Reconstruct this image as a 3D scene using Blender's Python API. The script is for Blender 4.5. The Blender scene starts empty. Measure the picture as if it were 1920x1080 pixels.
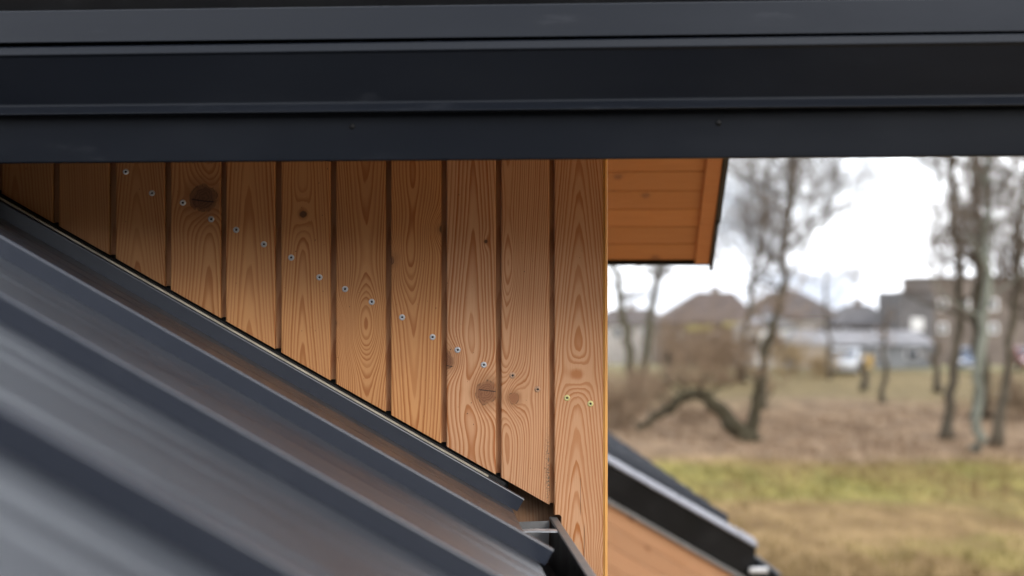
import bpy, bmesh, math, random
from mathutils import Vector, Matrix
R = math.radians
scene = bpy.context.scene
COL = scene.collection

# ------------------------------------------------------------------ camera
CAM_Z = 5.0
F = 2666.7            # focal length in pixels of the 1920 px wide photograph
cam_d = bpy.data.cameras.new('camera')
cam_d.lens = 50.0
cam_d.sensor_width = 36.0
cam_d.clip_start = 0.05
cam_d.clip_end = 6000
cam_d.dof.use_dof = True
cam_d.dof.focus_distance = 2.66
cam_d.dof.aperture_fstop = 2.35
cam_d.dof.aperture_blades = 9
cam = bpy.data.objects.new('camera', cam_d)
COL.objects.link(cam)
cam.location = (0, 0, CAM_Z)
cam.rotation_euler = (R(90), 0, 0)
scene.camera = cam

# ------------------------------------------------------------------ sky, sun, exposure
SUN_DIR = Vector((0.50, -0.71, 0.47)).normalized()      # towards the sun
world = bpy.data.worlds.new('World')
scene.world = world
world.use_nodes = True
wt = world.node_tree
for n in list(wt.nodes):
    wt.nodes.remove(n)
w_out = wt.nodes.new('ShaderNodeOutputWorld')
w_bg = wt.nodes.new('ShaderNodeBackground')
w_bg.inputs['Strength'].default_value = 0.1
sky = wt.nodes.new('ShaderNodeTexSky')
sky.sky_type = 'NISHITA'
sky.sun_disc = False
sky.sun_elevation = math.asin(SUN_DIR.z)
sky.sun_rotation = math.atan2(SUN_DIR.x, SUN_DIR.y)
sky.air_density = 1.0
sky.dust_density = 2.0
tc = wt.nodes.new('ShaderNodeTexCoord')
mp = wt.nodes.new('ShaderNodeMapping')
mp.inputs['Scale'].default_value = (1.0, 1.0, 2.6)
n1 = wt.nodes.new('ShaderNodeTexNoise')
n1.inputs['Scale'].default_value = 3.4
n1.inputs['Detail'].default_value = 6.0
n1.inputs['Roughness'].default_value = 0.55
ramp = wt.nodes.new('ShaderNodeValToRGB')            # thick white cloud with greyer bellies
ramp.color_ramp.elements[0].position = 0.42
ramp.color_ramp.elements[0].color = (3.7, 4.0, 4.6, 1)
ramp.color_ramp.elements[1].position = 0.62
ramp.color_ramp.elements[1].color = (14.6, 14.9, 15.4, 1)
mixs = wt.nodes.new('ShaderNodeMix')
mixs.data_type = 'RGBA'
mixs.inputs[0].default_value = 0.88                  # cloud cover over the blue
wt.links.new(tc.outputs['Generated'], mp.inputs['Vector'])
wt.links.new(mp.outputs['Vector'], n1.inputs['Vector'])
wt.links.new(n1.outputs['Fac'], ramp.inputs['Fac'])
wt.links.new(sky.outputs['Color'], mixs.inputs[6])
wt.links.new(ramp.outputs['Color'], mixs.inputs[7])
wt.links.new(mixs.outputs[2], w_bg.inputs['Color'])
wt.links.new(w_bg.outputs['Background'], w_out.inputs['Surface'])

sun_d = bpy.data.lights.new('sun', 'SUN')
sun_d.energy = 0.65
sun_d.angle = R(18)
sun_d.color = (1.0, 0.97, 0.93)
sun = bpy.data.objects.new('sun', sun_d)
COL.objects.link(sun)
sun.rotation_euler = (-SUN_DIR).to_track_quat('-Z', 'Y').to_euler()
sun.location = (6, -4, 12)

scene.view_settings.view_transform = 'Standard'
scene.view_settings.look = 'None'
scene.view_settings.exposure = 1.52
scene.view_settings.gamma = 1.0
scene.view_settings.use_curve_mapping = False
scene.render.engine = 'CYCLES'
scene.cycles.use_denoising = True
scene.cycles.use_adaptive_sampling = True
scene.cycles.adaptive_threshold = 0.02
scene.cycles.max_bounces = 7
scene.cycles.diffuse_bounces = 4
scene.cycles.glossy_bounces = 3

# ------------------------------------------------------------------ node helpers
class S:
    """a socket with arithmetic"""
    def __init__(self, nt, sock): self.nt, self.k = nt, sock
    def _m(self, op, *a):
        n = self.nt.nodes.new('ShaderNodeMath'); n.operation = op
        for i, v in enumerate((self,) + a):
            if isinstance(v, S): self.nt.links.new(v.k, n.inputs[i])
            else: n.inputs[i].default_value = v
        return S(self.nt, n.outputs[0])
    def __add__(self, o): return self._m('ADD', o)
    __radd__ = __add__
    def __sub__(self, o): return self._m('SUBTRACT', o)
    def __rsub__(self, o): return (self * -1.0) + o
    def __mul__(self, o): return self._m('MULTIPLY', o)
    __rmul__ = __mul__
    def __truediv__(self, o): return self._m('DIVIDE', o)
    def sqrt(self): return self._m('SQRT')
    def exp(self): return self._m('EXPONENT')
    def fract(self): return self._m('FRACT')
    def absv(self): return self._m('ABSOLUTE')
    def maxv(self, o): return self._m('MAXIMUM', o)
    def minv(self, o): return self._m('MINIMUM', o)
    def step(self, a, b, c=0.0, d=1.0):
        n = self.nt.nodes.new('ShaderNodeMapRange'); n.interpolation_type = 'SMOOTHSTEP'
        self.nt.links.new(self.k, n.inputs[0])
        for i, v in enumerate((a, b, c, d)): n.inputs[i + 1].default_value = v
        return S(self.nt, n.outputs[0])

def new_mat(name):
    m = bpy.data.materials.new(name); m.use_nodes = True
    nt = m.node_tree
    b = nt.nodes['Principled BSDF']
    return m, nt, b

def vec(nt, x, y, z):
    n = nt.nodes.new('ShaderNodeCombineXYZ')
    for i, v in enumerate((x, y, z)):
        if isinstance(v, S): nt.links.new(v.k, n.inputs[i])
        else: n.inputs[i].default_value = v
    return n.outputs[0]

def noise(nt, v, scale, detail=2.0, rough=0.5, out='Fac'):
    n = nt.nodes.new('ShaderNodeTexNoise')
    n.inputs['Scale'].default_value = scale
    n.inputs['Detail'].default_value = detail
    n.inputs['Roughness'].default_value = rough
    if v is not None: nt.links.new(v, n.inputs['Vector'])
    return S(nt, n.outputs[out])

def coords(nt, which='Object'):
    t = nt.nodes.new('ShaderNodeTexCoord')
    s = nt.nodes.new('ShaderNodeSeparateXYZ')
    nt.links.new(t.outputs[which], s.inputs[0])
    return t.outputs[which], S(nt, s.outputs[0]), S(nt, s.outputs[1]), S(nt, s.outputs[2])

def mixc(nt, f, a, b, mode='MIX'):
    n = nt.nodes.new('ShaderNodeMix'); n.data_type = 'RGBA'; n.blend_type = mode
    for i, v in ((0, f), (6, a), (7, b)):
        if isinstance(v, S): nt.links.new(v.k, n.inputs[i])
        elif hasattr(v, 'is_linked') or isinstance(v, bpy.types.NodeSocket): nt.links.new(v, n.inputs[i])
        elif isinstance(v, (int, float)): n.inputs[i].default_value = v
        else: n.inputs[i].default_value = (*v, 1.0)
    return n.outputs[2]

def bump(nt, b, h, strength, dist):
    n = nt.nodes.new('ShaderNodeBump')
    n.inputs['Strength'].default_value = strength
    n.inputs['Distance'].default_value = dist
    nt.links.new(h.k, n.inputs['Height'])
    nt.links.new(n.outputs[0], b.inputs['Normal'])

def wood(name, seed, along='Z', x0=0.0, d0=0.035, slope=0.05, core=0.012, amp=0.006, wav=2.0, spacing=0.0052,
         early=(0.56, 0.275, 0.105), late=(0.30, 0.084, 0.013), tint=1.0, feats=(), stains=(), checks=(), late_amt=0.95):
    """flat-sawn larch: the rings of a wandering log cut by the face of the board.
    feats: (x, z, rx, rz, lift, knot, col) hills in the ring field; knot > 0 is the radius of a real knot"""
    m, nt, b = new_mat(name)
    v, X, Y, Z = coords(nt)
    A, L = (X, Z) if along == 'Z' else ((Z + X * 0.577) * 0.87 if along == 'slope' else Y, X)
    sd = seed * 7.13
    warp = noise(nt, vec(nt, A * 9.0, L * 1.5 + sd, sd), 1.0, 2.0)
    wob = noise(nt, vec(nt, A * 160.0, L * 26.0 + sd, sd), 1.0, 1.0)
    wander = noise(nt, vec(nt, 0.0, L * wav + sd, sd * 0.7), 1.0, 1.5)
    lean = noise(nt, vec(nt, sd, L * 2.0 + sd, 0.3), 1.0, 1.0)
    xx = A - x0 + (lean - 0.5) * 0.020
    d = (L * slope) + d0 + (wander - 0.5) * (amp * 1.2)
    kn = None; knots = []
    for (kx, kz, rx, rz, lift, kr, dark) in feats:
        dx = (A - kx) / rx; dz = (L - kz) / rz
        g = ((dx * dx + dz * dz) * -1.0).exp()
        d = d + g * lift
        if kr > 0:
            kn = noise(nt, vec(nt, A * 75.0, L * 55.0 + sd, sd), 1.0, 2.0)
            ax = A - kx + (warp - 0.5) * kr * 0.8 + (kn - 0.5) * kr * 0.9; az = (L - kz) * 0.95 + (kn - 0.5) * kr * 0.7
            rr = (ax * ax + az * az).sqrt() / kr
            knots.append((rr, dark))
    r = (xx * xx + core * core).sqrt() + d + (warp - 0.5) * 0.006 + (wob - 0.5) * 0.0016
    uneven = noise(nt, vec(nt, r * 70.0, sd, 0.0), 1.0, 2.0)
    ph = r / spacing + (uneven - 0.5) * 1.6
    f = ph.fract()
    lw = f.step(0.30, 0.82) * (1.0 - f.step(0.88, 1.0))
    # rings differ in how dark their latewood is
    ringn = noise(nt, vec(nt, r * 140.0, sd + 3.0, 0.0), 1.0, 1.0)
    lw = lw * ringn.step(0.25, 0.7, 0.35, 1.0) * late_amt
    fib = noise(nt, vec(nt, A * 900.0, L * 16.0 + sd, sd), 1.0, 3.0, 0.6)
    blot = noise(nt, vec(nt, A * 14.0, L * 5.0 + sd, sd + 9.0), 1.0, 3.0)
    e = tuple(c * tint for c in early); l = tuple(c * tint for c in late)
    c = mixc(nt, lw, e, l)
    c = mixc(nt, fib.step(0.25, 0.75, 0.0, 0.26), c, (0.34, 0.155, 0.06))
    c = mixc(nt, blot.step(0.35, 0.75, 0.0, 0.28), c, (0.36, 0.165, 0.07))
    for rr, dark in knots:
        rings = (rr * 5.0 + wob * 0.8).fract().step(0.3, 0.9)
        kc = mixc(nt, rings, tuple(q * (1.0 - 0.72 * dark) for q in (0.34, 0.15, 0.07)), tuple(q * (1.0 - 0.72 * dark) for q in (0.24, 0.095, 0.04)))
        halo = rr.step(1.0, 2.2, 0.5, 0.0)
        c = mixc(nt, halo, c, (0.27, 0.115, 0.045))
        c = mixc(nt, rr.step(0.70, 1.10, 1.0, 0.0), c, kc)
        rim = (rr - 0.97).absv().step(0.0, 0.12, 0.75, 0.0) * wob.step(0.35, 0.65, 0.1, 1.0)
        c = mixc(nt, rim, c, (0.05, 0.025, 0.012))
    for (cx, cz, ln, wd, vert) in checks:         # drying cracks
        wv = (warp - 0.5) * 0.01
        p, q = (A - cx + wv, L - cz) if vert else (L - cz + wv + (A - cx) * 0.12, A - cx)
        mk = p.absv().step(wd * 0.4, wd, 1.0, 0.0) * q.absv().step(ln * 0.7, ln, 1.0, 0.0)
        c = mixc(nt, mk * 0.9, c, (0.02, 0.012, 0.008))
    for (cx, cz, rx, rz) in stains:                # grey mildew
        dx = (A - cx) / rx; dz = (L - cz) / rz
        sp = noise(nt, vec(nt, A * 420.0, L * 300.0, sd), 1.0, 3.0, 0.7)
        mk = ((dx * dx + dz * dz) * -1.0).exp() * sp.step(0.38, 0.62)
        c = mixc(nt, mk * 0.9, c, (0.055, 0.055, 0.045))
    specks = noise(nt, vec(nt, A * 260.0, L * 150.0 + sd, sd), 1.0, 0.0)
    c = mixc(nt, specks.step(0.85, 0.89, 0.0, 0.7), c, (0.05, 0.025, 0.012))
    nt.links.new(c, b.inputs['Base Color'])
    b.inputs['Roughness'].default_value = 0.62
    b.inputs['Specular IOR Level'].default_value = 0.35
    bump(nt, b, fib, 0.30, 0.0006)
    return m

def metal_paint(name, col, rough=0.38, dirt=0.5, scale=6.0, coat=0.0, stretch=(1, 1, 1), spec=0.5):
    m, nt, b = new_mat(name)
    v, X, Y, Z = coords(nt)
    vv = vec(nt, X * stretch[0], Y * stretch[1], Z * stretch[2])
    a = noise(nt, vv, scale, 5.0, 0.6)
    s = noise(nt, vv, scale * 7.0, 4.0, 0.65)
    pale = tuple(min(1, q * 1.9 + 0.02) for q in col)
    c = mixc(nt, a.step(0.45, 0.8, 0.0, dirt * 0.6), col, pale)
    c = mixc(nt, s.step(0.62, 0.78, 0.0, dirt * 0.5), c, tuple(min(1, q * 2.2 + 0.03) for q in col))
    nt.links.new(c, b.inputs['Base Color'])
    rr = a.step(0.3, 0.75, rough * 0.85, rough * 1.2) + s.step(0.55, 0.8, 0.0, 0.14)
    nt.links.new(rr.k, b.inputs['Roughness'])
    b.inputs['Specular IOR Level'].default_value = spec
    b.inputs['Coat Weight'].default_value = coat
    b.inputs['Coat Roughness'].default_value = 0.30
    bump(nt, b, noise(nt, vv, 2.2, 1.0), 0.05, 0.01)
    return m

def plain(name, col, rough=0.7, metallic=0.0, var=0.25, scale=4.0, col2=None, spec=0.5):
    m, nt, b = new_mat(name)
    v, X, Y, Z = coords(nt)
    a = noise(nt, v, scale, 5.0, 0.6)
    dark = col2 or tuple(q * (1 - var) for q in col)
    lite = tuple(min(1, q * (1 + var * 0.6)) for q in col)
    c = mixc(nt, a.step(0.3, 0.7), dark, lite)
    nt.links.new(c, b.inputs['Base Color'])
    b.inputs['Roughness'].default_value = rough
    b.inputs['Metallic'].default_value = metallic
    b.inputs['Specular IOR Level'].default_value = spec
    return m

# ------------------------------------------------------------------ object helpers
def tag(o, label=None, cat=None, group=None, kind=None):
    for k, v in (('label', label), ('category', cat), ('group', group), ('kind', kind)):
        if v: o[k] = v
    return o

def empty(name, loc, rz=0.0):
    o = bpy.data.objects.new(name, None); COL.objects.link(o)
    o.location = loc; o.rotation_euler = (0, 0, rz); o.empty_display_size = 0.2
    return o

def mobj(name, verts, faces, mat, parent=None, loc=(0, 0, 0), smooth=False, mats=None, fm=None, bevel=0.0, seg=2):
    me = bpy.data.meshes.new(name)
    me.from_pydata([tuple(v) for v in verts], [], faces)
    for mm in (mats or [mat]): me.materials.append(mm)
    if fm:
        for p, i in zip(me.polygons, fm): p.material_index = i
    bm = bmesh.new(); bm.from_mesh(me)
    bmesh.ops.recalc_face_normals(bm, faces=bm.faces)
    if bevel > 0:
        bmesh.ops.bevel(bm, geom=list(bm.edges), offset=bevel, segments=seg, affect='EDGES', profile=0.5, clamp_overlap=True)
    bm.to_mesh(me); bm.free()
    if smooth:
        for p in me.polygons: p.use_smooth = True
    o = bpy.data.objects.new(name, me); COL.objects.link(o)
    o.location = loc
    if parent: o.parent = parent
    return o

def box_vf(x0, x1, y0, y1, z0, z1):
    v = [(x, y, z) for z in (z0, z1) for y in (y0, y1) for x in (x0, x1)]
    f = [(0, 2, 3, 1), (4, 5, 7, 6), (0, 1, 5, 4), (2, 6, 7, 3), (0, 4, 6, 2), (1, 3, 7, 5)]
    return v, f

def box(name, x0, x1, y0, y1, z0, z1, mat, parent=None, bevel=0.0, loc=(0, 0, 0)):
    v, f = box_vf(x0, x1, y0, y1, z0, z1)
    return mobj(name, v, f, mat, parent, loc, bevel=bevel)

def join(parts):
    V, Fc = [], []
    for v, f in parts:
        k = len(V); V += list(v); Fc += [tuple(i + k for i in q) for q in f]
    return V, Fc

def prism(poly, axis_vec):
    """closed polygon (3-D points) swept along a vector"""
    n = len(poly); a = Vector(axis_vec)
    V = [Vector(p) for p in poly] + [Vector(p) + a for p in poly]
    Fc = [tuple(range(n - 1, -1, -1)), tuple(range(n, 2 * n))]
    Fc += [(i, (i + 1) % n, n + (i + 1) % n, n + i) for i in range(n)]
    return V, Fc

def rounded(pts, r=0.003, n=3):
    out = [pts[0]]
    for a, b, c in zip(pts, pts[1:], pts[2:]):
        va, vb, vc = Vector(a), Vector(b), Vector(c)
        la, lc = (va - vb).length, (vc - vb).length
        q = min(r, la * 0.45, lc * 0.45)
        p0 = vb + (va - vb).normalized() * q; p1 = vb + (vc - vb).normalized() * q
        for i in range(n + 1):
            t = i / n
            out.append(tuple(p0 * (1 - t) ** 2 + vb * (2 * t * (1 - t)) + p1 * t * t))
    out.append(pts[-1])
    return out

def sheet(profile, frame, l0, l1, thick=0.0012, n=1):
    """a bent sheet: 2-D profile (a, b) swept along a length; frame(l, a, b) -> 3-D. Both skins are built."""
    P = [Vector(p) for p in profile]
    nrm = []
    for i in range(len(P)):
        t = (P[min(i + 1, len(P) - 1)] - P[max(i - 1, 0)]).normalized()
        nrm.append(Vector((-t.y, t.x)))
    Q = [p - m * thick for p, m in zip(P, nrm)]
    loop = P + Q[::-1]
    k = len(loop)
    V, Fc = [], []
    for j in range(n + 1):
        l = l0 + (l1 - l0) * j / n
        V += [frame(l, p.x, p.y) for p in loop]
    for j in range(n):
        for i in range(k):
            i2 = (i + 1) % k
            Fc.append((j * k + i, j * k + i2, (j + 1) * k + i2, (j + 1) * k + i))
    m = len(P)
    for j in (0, n):
        for i in range(m - 1):
            Fc.append((j * k + i, j * k + i + 1, j * k + k - 2 - i, j * k + k - 1 - i))
    return V, Fc

def tube(pts, rads, sides=8, cap=True):
    V, Fc = [], []
    up = Vector((0.31, 0.17, 0.93)).normalized()
    n = len(pts)
    for i, (p, r) in enumerate(zip(pts, rads)):
        t = (Vector(pts[min(i + 1, n - 1)]) - Vector(pts[max(i - 1, 0)]))
        if t.length < 1e-9: t = Vector((0, 0, 1))
        t.normalize()
        a = t.cross(up)
        if a.length < 1e-3: a = t.cross(Vector((1, 0, 0)))
        a.normalize(); b = t.cross(a)
        for k in range(sides):
            w = 2 * math.pi * k / sides
            V.append(Vector(p) + (a * math.cos(w) + b * math.sin(w)) * r)
    for i in range(n - 1):
        for k in range(sides):
            k2 = (k + 1) % sides
            Fc.append((i * sides + k, i * sides + k2, (i + 1) * sides + k2, (i + 1) * sides + k))
    if cap:
        Fc.append(tuple(range(sides))); Fc.append(tuple(range((n - 1) * sides, n * sides)))
    return V, Fc

# ------------------------------------------------------------------ where the wall stands
PSI = R(4.4)
CS, SN = math.cos(PSI), math.sin(PSI)
D = 2.65
def SZ(px, py, t=0.0):
    """where the sight line of a photo pixel meets the plane t metres in front of the wall: s along it, z above the eye"""
    u = (px - 960) / F
    Y = (t - D * CS) / (u * SN - CS)
    return u * Y * CS + (Y - D) * SN, (540 - py) / F * Y
def Hp(s, t, z): return (s, -t, z + CAM_Z)          # house-local
def sx(px, t=0.0): return SZ(px, 540, t)[0]

# ------------------------------------------------------------------ materials
M_ROOF = metal_paint('roof_paint', (0.013, 0.016, 0.022), 0.46, 0.14, 3.0, stretch=(0.6, 1.6, 1), spec=0.6, coat=0.45)
M_SEAM = metal_paint('seam_paint', (0.016, 0.020, 0.031), 0.34, 0.14, 3.0, spec=0.55)
M_FLASH = metal_paint('flashing_paint', (0.0045, 0.0058, 0.0090), 0.34, 0.45, 3.0, stretch=(0.3, 1, 1), spec=0.17)
M_BLACK = metal_paint('black_paint', (0.0045, 0.0045, 0.005), 0.45, 0.3, 5.0, spec=0.2)
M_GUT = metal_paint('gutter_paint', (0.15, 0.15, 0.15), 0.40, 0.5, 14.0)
M_GALV = plain('galvanised_steel', (0.62, 0.64, 0.67), 0.38, 0.5, 0.25, 60.0)
M_ZINC = plain('zinc_screw', (0.50, 0.51, 0.54), 0.42, 0.35, 0.15, 300.0)
M_BRASS = plain('yellow_zinc_screw', (0.62, 0.58, 0.26), 0.45, 0.25, 0.2, 300.0)
M_TAN = plain('tan_screw', (0.46, 0.29, 0.19), 0.5, 0.3, 0.2, 300.0)
M_HOLE = plain('screw_recess', (0.03, 0.028, 0.028), 0.6, 0.3, 0.2, 300.0)
M_TAPE = plain('sealing_strip', (0.36, 0.33, 0.26), 0.6, 0.0, 0.3, 30.0)
M_MATT = plain('matt_black', (0.008, 0.008, 0.008), 0.8, 0.0, 0.3, 30.0)

# ================================================================== SETTING: ground
def gmat():
    m, nt, b = new_mat('meadow')
    v, X, Y, Z = coords(nt)
    w = noise(nt, vec(nt, X * 0.12, Y * 0.12, 0.0), 1.0, 4.0)
    yy = Y + (w - 0.5) * 16.0
    fine = noise(nt, vec(nt, X * 1.0, Y * 0.45, 0.0), 1.0, 6.0, 0.7)
    pat = noise(nt, vec(nt, X * 0.25, Y * 0.16, 5.0), 1.0, 4.0, 0.6)
    straw = mixc(nt, fine.step(0.3, 0.7), (0.118, 0.072, 0.030), (0.255, 0.170, 0.078))
    green = mixc(nt, fine.step(0.3, 0.7), (0.112, 0.104, 0.026), (0.262, 0.215, 0.062))
    litter = mixc(nt, fine.step(0.3, 0.7), (0.120, 0.080, 0.050), (0.295, 0.203, 0.125))
    far = mixc(nt, fine.step(0.3, 0.7), (0.13, 0.10, 0.05), (0.20, 0.15, 0.075))
    c = mixc(nt, pat.step(0.50, 0.66, 0.0, 0.55), straw, green)
    gband = yy.step(30.0, 34.0) * (1.0 - yy.step(38.0, 41.0))
    c = mixc(nt, gband * pat.step(0.30, 0.55, 0.35, 0.95), c, green)
    c = mixc(nt, yy.step(39.0, 43.0), c, litter)
    c = mixc(nt, yy.step(56.0, 66.0), c, far)
    c = mixc(nt, yy.step(80.0, 95.0, 0.0, 0.7), c, (0.20, 0.19, 0.10))
    bounce_yard = mixc(nt, fine.step(0.3, 0.7), (0.41, 0.30, 0.17), (0.55, 0.42, 0.25))     # unseen pale ground added to bounce warm light onto the planks
    rad = (X * X + Y * Y).sqrt() + (w - 0.5) * 5.0
    c = mixc(nt, rad.step(15.5, 17.5, 1.0, 0.0), c, bounce_yard)
    nt.links.new(c, b.inputs['Base Color'])
    b.inputs['Roughness'].default_value = 0.95
    b.inputs['Specular IOR Level'].default_value = 0.1
    bump(nt, b, fine, 0.8, 0.15)
    return m
rng = random.Random(5)
def ground_drop(y): return -0.042 * max(0.0, y - 86.0)      # the land falls away behind the sheds
gv, gf = [], []
xs = [-3000, -800, -300, -120] + [-60 + 4 * i for i in range(41)] + [150, 300, 800, 3000]
ys = [-3000, -400, -80, -20] + [0 + 4 * i for i in range(22)] + [86, 92, 96, 100, 104, 108, 112, 116, 120, 124, 128, 132, 136, 140] + [170, 300, 900, 5000]
for y in ys:
    for x in xs:
        z = 0.0
        if 20 < y < 160 and abs(x) < 110: z = 0.10 * math.sin(x * 0.31 + y * 0.17) + 0.08 * math.sin(x * 0.13 - y * 0.41)
        z += ground_drop(y)
        gv.append((x, y, z))
nx = len(xs)
for j in range(len(ys) - 1):
    for i in range(nx - 1):
        gf.append((j * nx + i, j * nx + i + 1, (j + 1) * nx + i + 1, (j + 1) * nx + i))
g = mobj('ground', gv, gf, gmat(), smooth=True)
tag(g, 'flat winter meadow of straw, green grass and brown leaf litter', 'ground', kind='structure')

# ================================================================== THE TIMBER HOUSE
house = empty('timber_house', (0, D, 0), PSI)
tag(house, 'larch-clad house with vertical planks and sloping dark standing-seam roof in front', 'house')

M_CUT = 0.579                                          # roof slope
s_a, z_a = SZ(0, 361); s_b, z_b = SZ(1031, 947)
def cut_z(s): return z_a + (z_b - z_a) * (s - s_a) / (s_b - s_a)

TOP = 0.256
TH = 0.021
# joints between the planks, as read on the wall
JOINT = [-107, -3, 104, 211, 315, 418.5, 522, 624.6, 729, 832.6, 934.6, 1034.6]
GAPW = 0.0088
def wz(px, py, ctr):       # photo pixel -> plank-local (x, z)
    s, z = SZ(px, py); return s - ctr, z
def feat(ctr, px, py, rx, rz, lift, kr=0.0, dark=0.6):
    x, z = wz(px, py, ctr); k = D / F
    return (x, z, rx * k, rz * k, lift, kr * k, dark)

PL = [  # per plank: wood settings; features are (px, py, rx, rz, lift, knot radius px, darkness)
    dict(seed=1.3, x0=0.01, slope=0.05, tint=0.72),  # leftmost planks: darker board tone that also paints in shade
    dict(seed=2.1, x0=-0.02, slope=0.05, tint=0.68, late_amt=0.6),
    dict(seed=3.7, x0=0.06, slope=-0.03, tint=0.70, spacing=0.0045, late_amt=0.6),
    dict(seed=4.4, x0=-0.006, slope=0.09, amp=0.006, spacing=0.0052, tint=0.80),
    dict(seed=5.9, x0=0.020, slope=0.05, amp=0.005, spacing=0.0056, tint=0.90,
         f=[(382, 372, 38, 44, 0.030, 24, 0.80), (340, 400, 30, 60, -0.010, 0, 0)], ch=[(380, 376, 24, 1.6, False)]),
    dict(seed=6.2, x0=-0.002, core=0.018, slope=0.050, amp=0.006, spacing=0.0056, tint=1.02),
    dict(seed=7.5, x0=-0.004, core=0.010, slope=0.045, amp=0.006, spacing=0.0050, tint=0.97,
         f=[(568, 402, 15, 40, 0.016, 6, 0.9)]),
    dict(seed=8.8, x0=0.010, core=0.02, slope=-0.05, amp=0.004, spacing=0.0046, tint=0.90, late_amt=0.95,
         f=[(684, 610, 34, 70, -0.034, 0, 0), (626, 606, 26, 30, 0.040, 6, 0.6), (622, 690, 40, 60, 0.020, 0, 0)]),
    dict(seed=9.4, x0=-0.004, core=0.010, slope=-0.055, amp=0.004, spacing=0.0062, tint=0.99, late_amt=1.0,
         f=[(760, 480, 30, 70, -0.024, 0, 0), (729, 487, 18, 30, 0.034, 11, 0.5), (832, 430, 24, 28, 0.034, 8, 0.9), (780, 330, 60, 90, -0.018, 0, 0)]),
    dict(seed=10.6, x0=0.000, core=0.010, slope=0.050, amp=0.004, spacing=0.0064, tint=1.03, late_amt=1.0, early=(0.56, 0.318, 0.175),
         f=[(913, 735, 38, 44, 0.036, 20, 0.40), (836, 674, 30, 30, 0.036, 17, 0.5), (911, 453, 7, 16, 0.006, 3.2, 0.9), (880, 850, 60, 70, 0.020, 0, 0)],
         ch=[(914, 732, 19, 1.4, False), (842, 686, 8, 1.0, False)]),
    dict(seed=11.2, x0=-0.034, core=0.010, slope=-0.035, amp=0.004, spacing=0.0040, tint=0.98, late_amt=0.9, early=(0.57, 0.322, 0.178),
         f=[(963, 742, 26, 44, 0.030, 0, 0), (963, 747, 12, 14, 0.004, 10.5, 0.12), (955, 500, 16, 60, -0.012, 0, 0)],
         st=[(1029, 875, 7, 60), (1031, 920, 4, 40)]),
    dict(seed=12.9, x0=-0.002, core=0.014, slope=0.085, amp=0.003, spacing=0.0054, tint=1.0, early=(0.56, 0.318, 0.178), late=(0.35, 0.112, 0.023), late_amt=1.0,
         f=[(1083, 704, 22, 34, 0.024, 0, 0), (1130, 1060, 20, 50, 0.020, 0, 0)], ch=[(1094, 1040, 62, 0.8, True), (1087, 930, 40, 0.5, True)]),
]
SCREWS = [(236, 322, 2, 3), (285, 362, 2, 0), (343, 380, 4, 3), (396, 411, 4, 0), (443, 431, 5, 0), (495, 458, 5, 0), (546, 483, 6, 0),
          (599, 520, 6, 0), (647, 542, 7, 0), (697, 566, 7, 0), (754, 595, 8, 0), (811, 632, 8, 0), (858, 656, 9, 0),
          (907, 684, 9, 0), (961, 704, 10, 1), (1008, 730, 10, 1), (1063, 746, 11, 2), (1107, 757, 11, 2)]

def screw_mesh(mat):
    prof = [(0.0, 0.0006), (0.0017, 0.0006), (0.0021, 0.0018), (0.0044, 0.0017), (0.0055, 0.0009), (0.0059, -0.0006)]
    n = 18; V = []; Fc = []; fm = []
    for r, h in prof:
        for k in range(n):
            a = 2 * math.pi * k / n
            rr = r * (1 + (0.22 * math.cos(6 * a) if 0.0005 < r < 0.0025 else 0))
            V.append((rr * math.cos(a), -h, rr * math.sin(a)))
    for i in range(len(prof) - 1):
        for k in range(n):
            k2 = (k + 1) % n
            Fc.append((i * n + k, i * n + k2, (i + 1) * n + k2, (i + 1) * n + k)); fm.append(1 if i < 2 else 0)
    me = bpy.data.meshes.new('screw')
    me.from_pydata(V, [], Fc); me.materials.append(mat); me.materials.append(M_HOLE)
    for p, i in zip(me.polygons, fm): p.material_index = i; p.use_smooth = True
    bm = bmesh.new(); bm.from_mesh(me); bmesh.ops.remove_doubles(bm, verts=bm.verts, dist=1e-6)
    bmesh.ops.recalc_face_normals(bm, faces=bm.faces); bm.to_mesh(me); bm.free()
    return me
SCREW_ME = [screw_mesh(M_ZINC), screw_mesh(M_TAN), screw_mesh(M_BRASS), screw_mesh(M_GALV), screw_mesh(M_HOLE)]

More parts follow.
